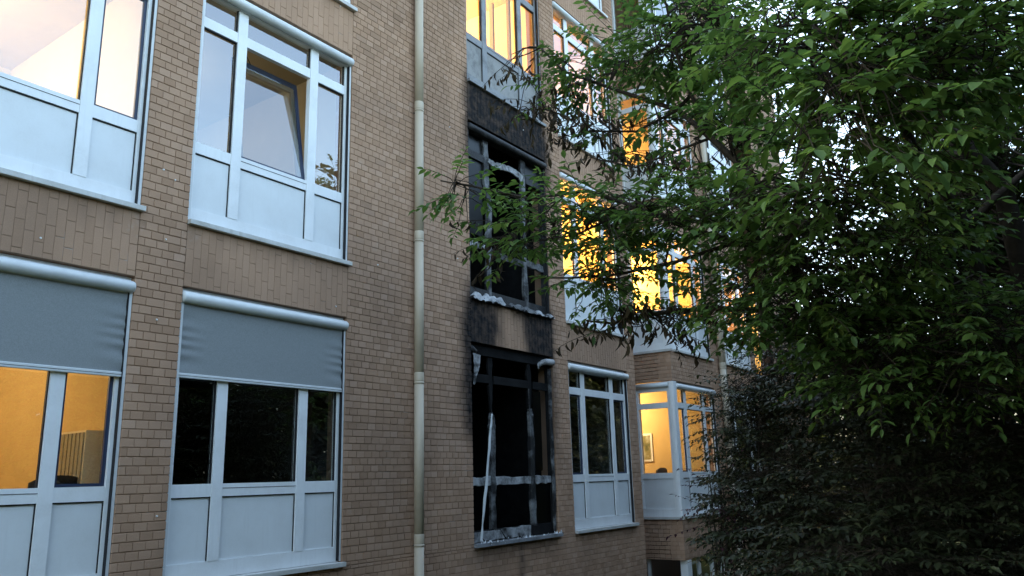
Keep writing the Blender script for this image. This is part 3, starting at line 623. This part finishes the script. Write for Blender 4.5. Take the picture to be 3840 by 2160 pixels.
# ---------------------------------------------------------------- drainpipes
def drain(x, y, r_, joints, label, z0, z1, nm='drainpipe'):
    o = emp(nm, (x, y, z0), label, 'pipe', 'drainpipes on the facade'); zs = [z0]+joints+[z1]
    for i in range(len(zs)-1): MB().tube([(x, y, zs[i]), (x, y, zs[i+1]+.05*(i < len(zs)-2))], [r_, r_*.99], 20, True).build('pipe_section', M['pipe'], o, True)
    for z in joints:
        MB().tube([(x, y, z-.06), (x, y, z-.05), (x, y, z+.045), (x, y, z+.055)], [r_*1.0, r_*1.035, r_*1.035, r_*1.0], 20).build('socket', M['pipe'], o, True)
        c_ = MB().tube([(x, y, z-.09), (x, y, z-.065)], r_*1.07, 18).build('clamp', M['pipe'], o, True); MB().tube([(x, y+r_, z-.078), (x, .03, z-.078)], .012, 6).build('bracket', M['charred'], o)
drain(7.63, -.09, .062, [-2.6, -.70, 1.30, 3.21, 5.11, 7.0, 8.9, 10.8], 'beige drainpipe running up the brick pier beside the burnt windows', ZBOT, ZTOP)
drain(18.42, -.10, .075, [-1.5, .5, 2.5, 4.5, 6.5, 8.5], 'beige drainpipe between the corner room and the last windows', ZBOT, ZTOP)
drain(18.62, -.08, .05, [-1.0, 1.6, 4.2, 6.8], 'thinner beige drainpipe close beside the far beige drainpipe', ZBOT, ZTOP)
# ---------------------------------------------------------------- ground
def gz(x, y): return -1.65-1.7*sm(-5.2, -2.2, y)*sm(-4, 3, x+y*0+1)
m = MB(); m.grid(lambda u, v: (-60+180*(u), -70+(70+9.5)*v**.35 if v < 1 else 9.5, 0), 90, 60)
m.v = [(x, y, gz(x, y)+.05*(vnoise(x*1.3, y*1.3)-.5)) for x, y, z in m.v]
g = m.build('ground', M['ground'], None, True, kind='structure'); g['label'] = 'dark grassy ground falling towards the building'
m = MB(); m.grid(lambda u, v: (-500+1000*u, -500+1000*v, -3.6), 20, 20); g2 = m.build('terrain', M['ground'], None, kind='structure'); g2['label'] = 'level ground reaching to the horizon'

# ---------------------------------------------------------------- trees and shrubs
LF = np.array([(0, 1, 5), (0, 5, 3), (1, 2, 5), (2, 6, 5), (5, 6, 4), (5, 4, 3), (2, 7, 6), (6, 7, 4)])
def leaf_shape(fold, droop, wd):
    c = [(0, 0, 0), (-wd*.78, .30, 0), (-wd*.82, .62, 0), (wd*.78, .30, 0), (wd*.82, .62, 0), (0, .32, 0), (0, .64, 0), (0, 1, 0)]
    v = np.array(c, float); v[:, 2] += fold*np.abs(v[:, 0]); v[:, 2] -= droop*v[:, 1]**2; return v
LSH = [leaf_shape(f_, d_, w_) for f_, d_, w_ in ((.4, .08, .25), (.3, .2, .27), (.6, .12, .22), (.35, .35, .24), (.12, .1, .28), (.9, .3, .24))]
WSH = [leaf_shape(1.4, .5, .17), leaf_shape(2.0, .8, .15), leaf_shape(1.0, -.4, .19)]
class Veg:
    def __init__(s): s.P = []; s.D = []; s.N = []; s.L = []; s.T = []; s.tw = MB()
    def leaf(s, p, d, n, l, tint): s.P.append(p); s.D.append(d); s.N.append(n); s.L.append(l); s.T.append(tint)
    def arrays(s, shapes):
        P, D, N = (np.array(a, float) for a in (s.P, s.D, s.N)); L = np.array(s.L); D /= np.linalg.norm(D, axis=1)[:, None]
        X = np.cross(D, N); X /= np.linalg.norm(X, axis=1)[:, None]+1e-9; N = np.cross(X, D); k = NP.integers(0, len(shapes), len(P)); S = np.array(shapes)[k]
        V = P[:, None]+L[:, None, None]*(S[:, :, 0:1]*X[:, None]+S[:, :, 1:2]*D[:, None]+S[:, :, 2:3]*N[:, None]); return V, np.array(s.T), (X, D, N, k)
    def mesh(s, name, V, T_):
        n = len(V); F = (LF[None]+8*np.arange(n)[:, None, None]).reshape(-1, 3); return npmesh(name, V.reshape(-1, 3), F, dict(tint=np.repeat(T_, 8)))
def spray(vg, p, d, ln, nl, ll, wilt=False, tw=.0035, tint=(.2, .85)):
    """a twig from p along d with leaves set alternately"""
    d = Vector(d).normalized(); q_ = [p]; dd = d.copy()
    for k in range(4): dd = (dd+Vector((rnd.uniform(-.18, .18), rnd.uniform(-.18, .18), -.045+rnd.uniform(-.08, .07)))).normalized(); q_.append(q_[-1]+dd*ln/4)
    vg.tw.tube(q_, [tw, tw*.9, tw*.75, tw*.6, tw*.4], 3, False); sd_ = dd.cross(Vector((0, 0, 1))); sd_ = sd_.normalized() if sd_.length > .1 else Vector((1, 0, 0)); base = rnd.uniform(*tint)
    for k in range(nl):
        a = (k+.6)/nl; i = min(3, int(a*4)); pos = q_[i].lerp(q_[i+1], a*4-i); s_ = 1 if k % 2 else -1
        if wilt:
            ld = Vector((rnd.uniform(-.45, .45), rnd.uniform(-.45, .45), -1)); n = Vector((rnd.uniform(-1, 1), rnd.uniform(-1, 1), .1))
        else:
            ld = dd*(.55 if k < nl-1 else 1.2)+sd_*s_*(1 if k < nl-1 else 0)+Vector((rnd.uniform(-.35, .35), rnd.uniform(-.35, .35), rnd.uniform(-.38, .16))); n = Vector((rnd.uniform(-.38, .38), rnd.uniform(-.38, .38), 1))
        vg.leaf(pos, ld, n, ll*rnd.uniform(.55, 1.25), min(1, max(0, base+rnd.gauss(0, .13))))
def nearest(limbs, p):
    b = None
    for L_ in limbs:
        for a, c in zip(L_[:-1], L_[1:]):
            a, c = Vector(a), Vector(c); t_ = max(0, min(1, (p-a).dot(c-a)/(c-a).length_squared)); q_ = a.lerp(c, t_)
            if b is None or (q_-p).length < (b-p).length: b = q_
    return b
def crown(vg, wl, limbs, ells, dens, ll, nl=9, wilt=False, out=.5, tint=(.2, .85), tk=1., lay=True):
    for (x, y, z, a, b) in ells:
        c = Vector((x, y, z)); hub = nearest(limbs, c); n = max(4, int(dens*a*a*b*60)); mid = hub.lerp(c, .5)+Vector((0, 0, .05)); subs = []
        k_ = max(3, n//9)
        for i in range(k_):
            v = Vector((rnd.gauss(0, 1), rnd.gauss(0, 1), rnd.gauss(0, 1))).normalized()*rnd.random()**.45*.8; e = c+Vector((v.x*a, v.y*a, v.z*b)); h2 = nearest(limbs, e); m_ = h2.lerp(e, .5)+Vector((rnd.uniform(-.06, .06), rnd.uniform(-.06, .06), rnd.uniform(0, .1)))
            vg.tw.tube([h2, h2.lerp(m_, .5), m_, m_.lerp(e, .5), e], [.011*tk, .009*tk, .0075*tk, .006*tk, .004*tk], 4, False); subs.append((h2, m_, e))
        for i in range(n):
            v = Vector((rnd.gauss(0, 1), rnd.gauss(0, 1), rnd.gauss(0, 1))).normalized()*rnd.random()**.38; p = c+Vector((v.x*a, v.y*a, v.z*b)); p.z = p.z*.35+.65*(c.z+round((p.z-c.z+.07*math.sin(p.x*3+p.y*2))/.19)*.19) if lay else p.z; h2, m_, e = min((rnd.choice(subs) for _ in range(4)), key=lambda s_: (s_[2]-p).length)
            q_ = m_.lerp(e, rnd.random()); d = (p-q_); s0 = q_ if d.length < .3 else p-d.normalized()*.3
            if d.length > .06: vg.tw.tube([q_, q_.lerp(p, .5)+Vector((0, 0, .02)), p], [.005*tk, .004*tk, .003*tk], 3, False)
            d.z *= .4; dr = (d.normalized() if d.length > .01 else Vector((1, 0, 0)))+Vector((v.x, v.y, v.z*.2))*out+Vector((0, 0, -.25 if wilt else .02)); spray(wl if wilt else vg, p, dr, rnd.uniform(.18, .38), nl if not wilt else nl-2, ll*(rnd.uniform(.8, 1.1)), wilt, .0035*tk, tint=tint)
A = [(7.48, -6.53, -1.75), (7.48, -6.53, -1.26), (7.49, -6.67, 0.2), (7.26, -6.79, 1.41), (6.89, -6.76, 2.07), (6.55, -6.54, 2.43), (6.13, -6.2, 2.58), (5.6, -6.06, 2.73), (5.15, -6.01, 2.91)]
LIMBS = [
 [(7.49, -6.67, 0.2), (7.22, -6.57, 0.96), (6.94, -6.51, 1.41), (6.76, -6.5, 1.76), (6.21, -6.35, 2.14), (5.79, -6.26, 2.37), (5.33, -6.24, 2.64)],
 [(6.76, -6.5, 1.76), (6.72, -6.7, 1.94), (6.86, -6.96, 2.17), (6.71, -7.2, 2.59)],
 [(7.49, -6.67, 0.2), (7.14, -6.16, 0.37), (6.72, -5.6, 0.7), (6.45, -5.43, 0.94)],
 [(6.45, -5.43, 0.94), (6.16, -5.38, 1.31), (5.86, -5.42, 1.68), (5.46, -5.69, 2.12), (5.13, -5.89, 2.47), (4.78, -5.97, 2.74)],
 [(6.45, -5.43, 0.94), (6.48, -5.22, 1.05), (6.45, -4.93, 1.3), (6.4, -4.52, 1.37), (6.31, -4.04, 1.37), (6.25, -3.67, 1.33), (6.21, -3.43, 1.38)],
 [(6.16, -5.38, 1.31), (5.99, -5.37, 1.58), (5.83, -5.01, 1.73), (5.67, -4.7, 1.87), (5.54, -4.32, 2.1), (5.4, -3.97, 2.28), (5.24, -3.49, 2.28), (5.03, -3.11, 2.41), (4.89, -2.82, 2.5)],
 [(5.54, -4.32, 2.1), (5.44, -3.82, 1.94), (5.32, -3.42, 1.93), (5.35, -3.23, 1.83)],
 [(5.83, -5.01, 1.73), (5.78, -4.53, 1.65), (5.69, -4.07, 1.61), (5.67, -3.62, 1.65), (5.55, -3.26, 1.69)],
 [(5.86, -5.42, 1.68), (5.94, -5.18, 2.24), (6.06, -4.81, 2.74), (6.12, -4.51, 3.11), (6.07, -3.99, 3.44), (5.97, -3.46, 3.78), (5.83, -3.29, 4.03)],
 [(6.06, -4.81, 2.74), (5.79, -4.72, 3.2), (5.59, -4.73, 3.54), (5.35, -4.77, 3.92)],
 [(6.12, -4.51, 3.11), (6.27, -4.03, 3.1), (6.21, -3.55, 3.22), (6.12, -3.35, 3.41)],
 [(6.06, -4.81, 2.74), (6.06, -4.49, 2.71), (6.04, -4.11, 2.65), (6.01, -3.73, 2.82)]]
RAD = [(.07, .02), (.04, .015), (.07, .05), (.038, .012), (.035, .008), (.03, .006), (.012, .005), (.018, .006), (.035, .008), (.018, .006), (.014, .006), (.014, .006)]
ELL = [(4.94, -6.51, 2.37, .88, .52), (4.72, -5.91, 2.60, .55, .39), (4.40, -6.21, 1.75, .63, .39), (7.79, -6.58, 2.83, .83, 1.05), (5.89, -4.85, 3.53, .65, .43), (6.01, -4.04, 3.80, .50, .35), (6.00, -3.49, 3.74, .36, .36), (6.26, -4.12, 3.19, .50, .34), (5.94, -5.06, 2.69, .61, .44),
 (5.60, -5.11, 1.87, .68, .31), (5.52, -4.40, 1.94, .58, .26), (5.33, -3.70, 2.08, .50, .23), (5.00, -3.04, 2.35, .34, .15), (5.35, -3.27, 1.93, .34, .15), (5.69, -4.07, 1.61, .56, .20), (5.69, -5.90, 1.55, .75, .48), (8.37, -6.33, 1.89, .86, .86), (6.06, -5.35, 1.24, .77, .35), (6.40, -6.19, .82, .91, .49), (4.92, -6.89, 2.45, .69, .39)]
WIL = [(5.96, -3.23, 3.56, .36, .28), (6.08, -3.42, 3.33, .27, .23), (6.17, -3.66, 3.17, .31, .23), (5.78, -2.94, 3.96, .16, .12), (6.31, -4.04, 1.37, .61, .20), (5.34, -3.12, 2.02, .28, .14), (6.12, -3.92, 2.80, .33, .15), (6.10, -4.46, 2.58, .32, .18)]
tree = emp('leafy_tree', (7.48, -6.53, -1.75), 'green leafy tree whose branches reach across to the burnt windows', 'tree')
MB().tube(A, [.13, .12, .10, .085, .07, .055, .04, .028, .015], 10).build('trunk', M['bark'], tree, True)
for L_, (a, b) in zip(LIMBS, RAD): MB().tube(L_, [a+(b-a)*i/(len(L_)-1) for i in range(len(L_))], 8).build('branch', M['bark'], tree, True)
AL = [A]+LIMBS; vg, wl = Veg(), Veg()
crown(vg, wl, AL, ELL[1:2]+ELL[4:5]+ELL[15:19], 19.0, .092)
crown(vg, wl, AL, ELL[7:9], 9.0, .10)
crown(vg, wl, AL, [ELL[0], ELL[2], ELL[3], ELL[19]], 10.5, .102)
crown(vg, wl, AL, ELL[5:7], 11.0, .092)
crown(vg, wl, AL, ELL[9:15], 21.0, .09)
crown(vg, wl, AL, WIL, 12.0, .095, 8, True)
V, T_, (X_, D_, N_, k_) = vg.arrays(LSH)
cd = np.linalg.norm(np.array(vg.P)-np.array(CAM), axis=1); rel = np.array(vg.P)-np.array(CAM); dz = rel@np.array(fw)
inb = (np.abs(rel@np.array(r2)/dz) < .63) & (np.abs(rel@np.array(u2)/dz) < .35); sc_ = np.where(inb, np.array(vg.L)/cd, 0); big = np.argsort(-sc_)[:300]; keep = np.ones(len(V), bool); keep[big] = False
link('foliage', vg.mesh('foliage', V[keep], T_[keep]), M['leaf'], tree, kind='stuff')
lm = {}
for i in big:
    kk = (int(k_[i]), int(T_[i]*4)); l = vg.L[i]
    if kk not in lm: lm[kk] = npmesh('leaf', LSH[kk[0]], LF, dict(tint=np.full(8, min(1, kk[1]/4+.12))))
    o = link('leaf', lm[kk], M['leaf'], tree, tuple(vg.P[i])); rot = Matrix((X_[i], D_[i], N_[i])).transposed(); o.rotation_euler = rot.to_euler(); o.scale = (l, l, l)
Vw, Tw, _ = wl.arrays(WSH); link('wilted_foliage', wl.mesh('wilted_foliage', Vw, Tw), M['wilt'], tree, kind='stuff', label='brown leaves shrivelled by the heat')
for nm, v_ in (('twigs', vg.tw), ('wilted_twigs', wl.tw)): v_.build(nm, M['bark'], tree, kind='stuff')
# shrubs
def shrub(name, base, ells, dens, ll, label, cat='shrub', mat='shrubleaf', nl=10, tint=(.1, .8), stems=5, group=None):
    o = emp(name, base, label, cat, group); b = Vector(base); lim = []; v_ = Veg()
    for (x, y, z, a, c) in ells:
        for k in range(stems):
            e = Vector((x+rnd.uniform(-.5, .5)*a, y+rnd.uniform(-.5, .5)*a, z+rnd.uniform(-.2, .6)*c)); s0 = b+Vector((rnd.uniform(-.15, .15), rnd.uniform(-.15, .15), 0)); md = s0.lerp(e, .5)+Vector((rnd.uniform(-.15, .15), rnd.uniform(-.15, .15), .1)); lim.append([tuple(s0), tuple(md), tuple(e)])
            MB().tube(lim[-1], [.016, .011, .005], 6).build('stem', M['bark'], o, True)
    crown(v_, v_, lim, ells, dens, ll, nl, tint=tint, tk=.4); V, T_, _ = v_.arrays(LSH)
    link('foliage', v_.mesh('foliage', V, T_), M[mat], o, kind='stuff'); v_.tw.build('twigs', M['bark'], o, kind='stuff'); return o
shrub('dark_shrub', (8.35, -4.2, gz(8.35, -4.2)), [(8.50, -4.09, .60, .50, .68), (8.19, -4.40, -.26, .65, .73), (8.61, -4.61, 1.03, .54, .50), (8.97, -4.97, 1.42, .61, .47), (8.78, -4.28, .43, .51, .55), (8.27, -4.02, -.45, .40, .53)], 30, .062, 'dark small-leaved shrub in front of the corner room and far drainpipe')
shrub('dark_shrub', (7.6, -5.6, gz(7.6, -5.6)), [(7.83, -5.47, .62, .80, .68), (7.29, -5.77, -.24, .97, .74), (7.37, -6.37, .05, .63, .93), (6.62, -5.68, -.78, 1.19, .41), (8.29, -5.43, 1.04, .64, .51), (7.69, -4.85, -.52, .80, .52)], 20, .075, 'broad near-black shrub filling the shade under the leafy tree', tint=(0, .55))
shrub('maple_shrub', (8.0, -3.9, gz(8, -3.9)), [(8.0, -3.85, -.15, .22, .25), (7.8, -3.95, -.5, .25, .2)], 26, .05, 'small purple-leaved shrub in front of the corner room sill', mat='redleaf')
def bg_tree(base, h, ells, label, dens=1.6, ll=.20, mat='leaf'):
    o = emp('background_tree', base, label, 'tree', 'trees standing round the garden'); b = Vector(base); lim = [[base, (base[0]+.1, base[1], base[2]+h*.5), (base[0], base[1]+.1, base[2]+h)]]
    MB().tube(lim[0], [.18, .12, .04], 10).build('trunk', M['bark'], o, True)
    for (x, y, z, a, c) in ells: l_ = [(base[0], base[1], base[2]+h*.45), ((base[0]+x)/2, (base[1]+y)/2, z-.1*c), (x, y, z)]; lim.append(l_); MB().tube(l_, [.06, .04, .015], 7).build('branch', M['bark'], o, True)
    v_ = Veg(); crown(v_, v_, lim, ells, dens, ll, 9, tint=(.1, .7)); V, T_, _ = v_.arrays(LSH); link('foliage', v_.mesh('foliage', V, T_), M[mat], o, kind='stuff'); v_.tw.build('twigs', M['bark'], o, kind='stuff')
bg_tree((11.5, -6.6, -1.7), 8.0, [(11, -6.3, .7, 1.2, 1.3), (11.5, -7, 2.4, 1.4, 1.2), (11.8, -6.2, 4.0, 1.2, 1.0), (10.6, -7.4, 1.6, 1.2, 1.2), (11.6, -6.2, 5.6, 1.2, 1.1), (11.9, -5.9, 6.7, .8, .7)], 'bushy tree seen through gaps behind the trunk of the leafy tree', .9, .12)
bg_tree((25.5, -3.0, -3.4), 7, [(25, -2.6, 2.2, 1.6, 1.5), (25.6, -3.5, .2, 1.8, 1.5), (25.2, -3, 4.0, 1.4, 1.0)], 'pale green tree beyond the balcony at the end of the building', .8, .14)
bg_tree((15.5, -6.0, -2.5), 5, [(15, -5.6, .2, 1.8, 1.3), (15.6, -6.6, 1.6, 1.8, 1.3), (15.2, -5.2, 1.2, 1.4, 1.2), (15.5, -7.6, .4, 1.8, 1.6)], 'dense dark tree behind the bushy one at the garden edge', 1.3, .16, 'shrubleaf')
bg_tree((20.2, -2.9, -3.3), 3.2, [(20.2, -2.9, -.9, 1.3, 1.2), (20.6, -3.2, .7, 1.2, 1.0), (21.4, -4.2, -.2, 1.5, 1.4), (21.5, -2.7, 2.2, 1.2, 1.2), (22.5, -3.6, 2.0, 1.4, 1.4)], 'low round tree in the gap between the shrubs and the balcony', 1.6, .13, 'shrubleaf')
for (x, y, h, lb_) in ((31, -.6, 5, 'far dark tree past the end of the building, the lowest there'), (35, 2.0, 7, 'far dark tree past the end of the building, closest to its wall line'), (37, -2.5, 7, 'farthest dark tree past the end of the building')):
    bg_tree((x, y, -3.6), h+3, [(x, y, -1.5, 2.4, 1.6), (x+.5, y-.4, .8, 2.5, 1.5), (x-.3, y+.4, 2.8, 2.2, 1.4)]+([(x, y, 4.8, 1.8, 1.3)] if h > 6 else []), lb_, .45, .40, 'shrubleaf')
# the row of trees along the garden side, mirrored in the ground-floor glass
for i, (x, y, h) in enumerate(((-7, -10.5, 6.5), (-3, -11.5, 6.5), (1, -11.5, 6.2), (4.6, -11.2, 6.2), (8.2, -11, 6.8), (11.6, -11, 7.4), (15.2, -10.8, 9.6), (18.6, -10.4, 11), (22.2, -10.2, 12), (26, -10.2, 13), (30.5, -10, 13), (35, -10, 13), (40, -10, 12), (45, -10, 11), (51, -10, 10))):
    g_ = gz(x, y); el = []; z = -.8; k = 0
    while z < h-.6: el.append((x+rnd.uniform(-.7, .7), y+rnd.uniform(-.5, .5), z, 2.9 if z < 2 else min(2.4, .9+.55*(h-z)), 1.25)); z += 1.3
    bg_tree((x, y, g_), h-g_-.6, el, 'tall dark tree in the row along the garden side', .36, .48, 'shrubleaf')
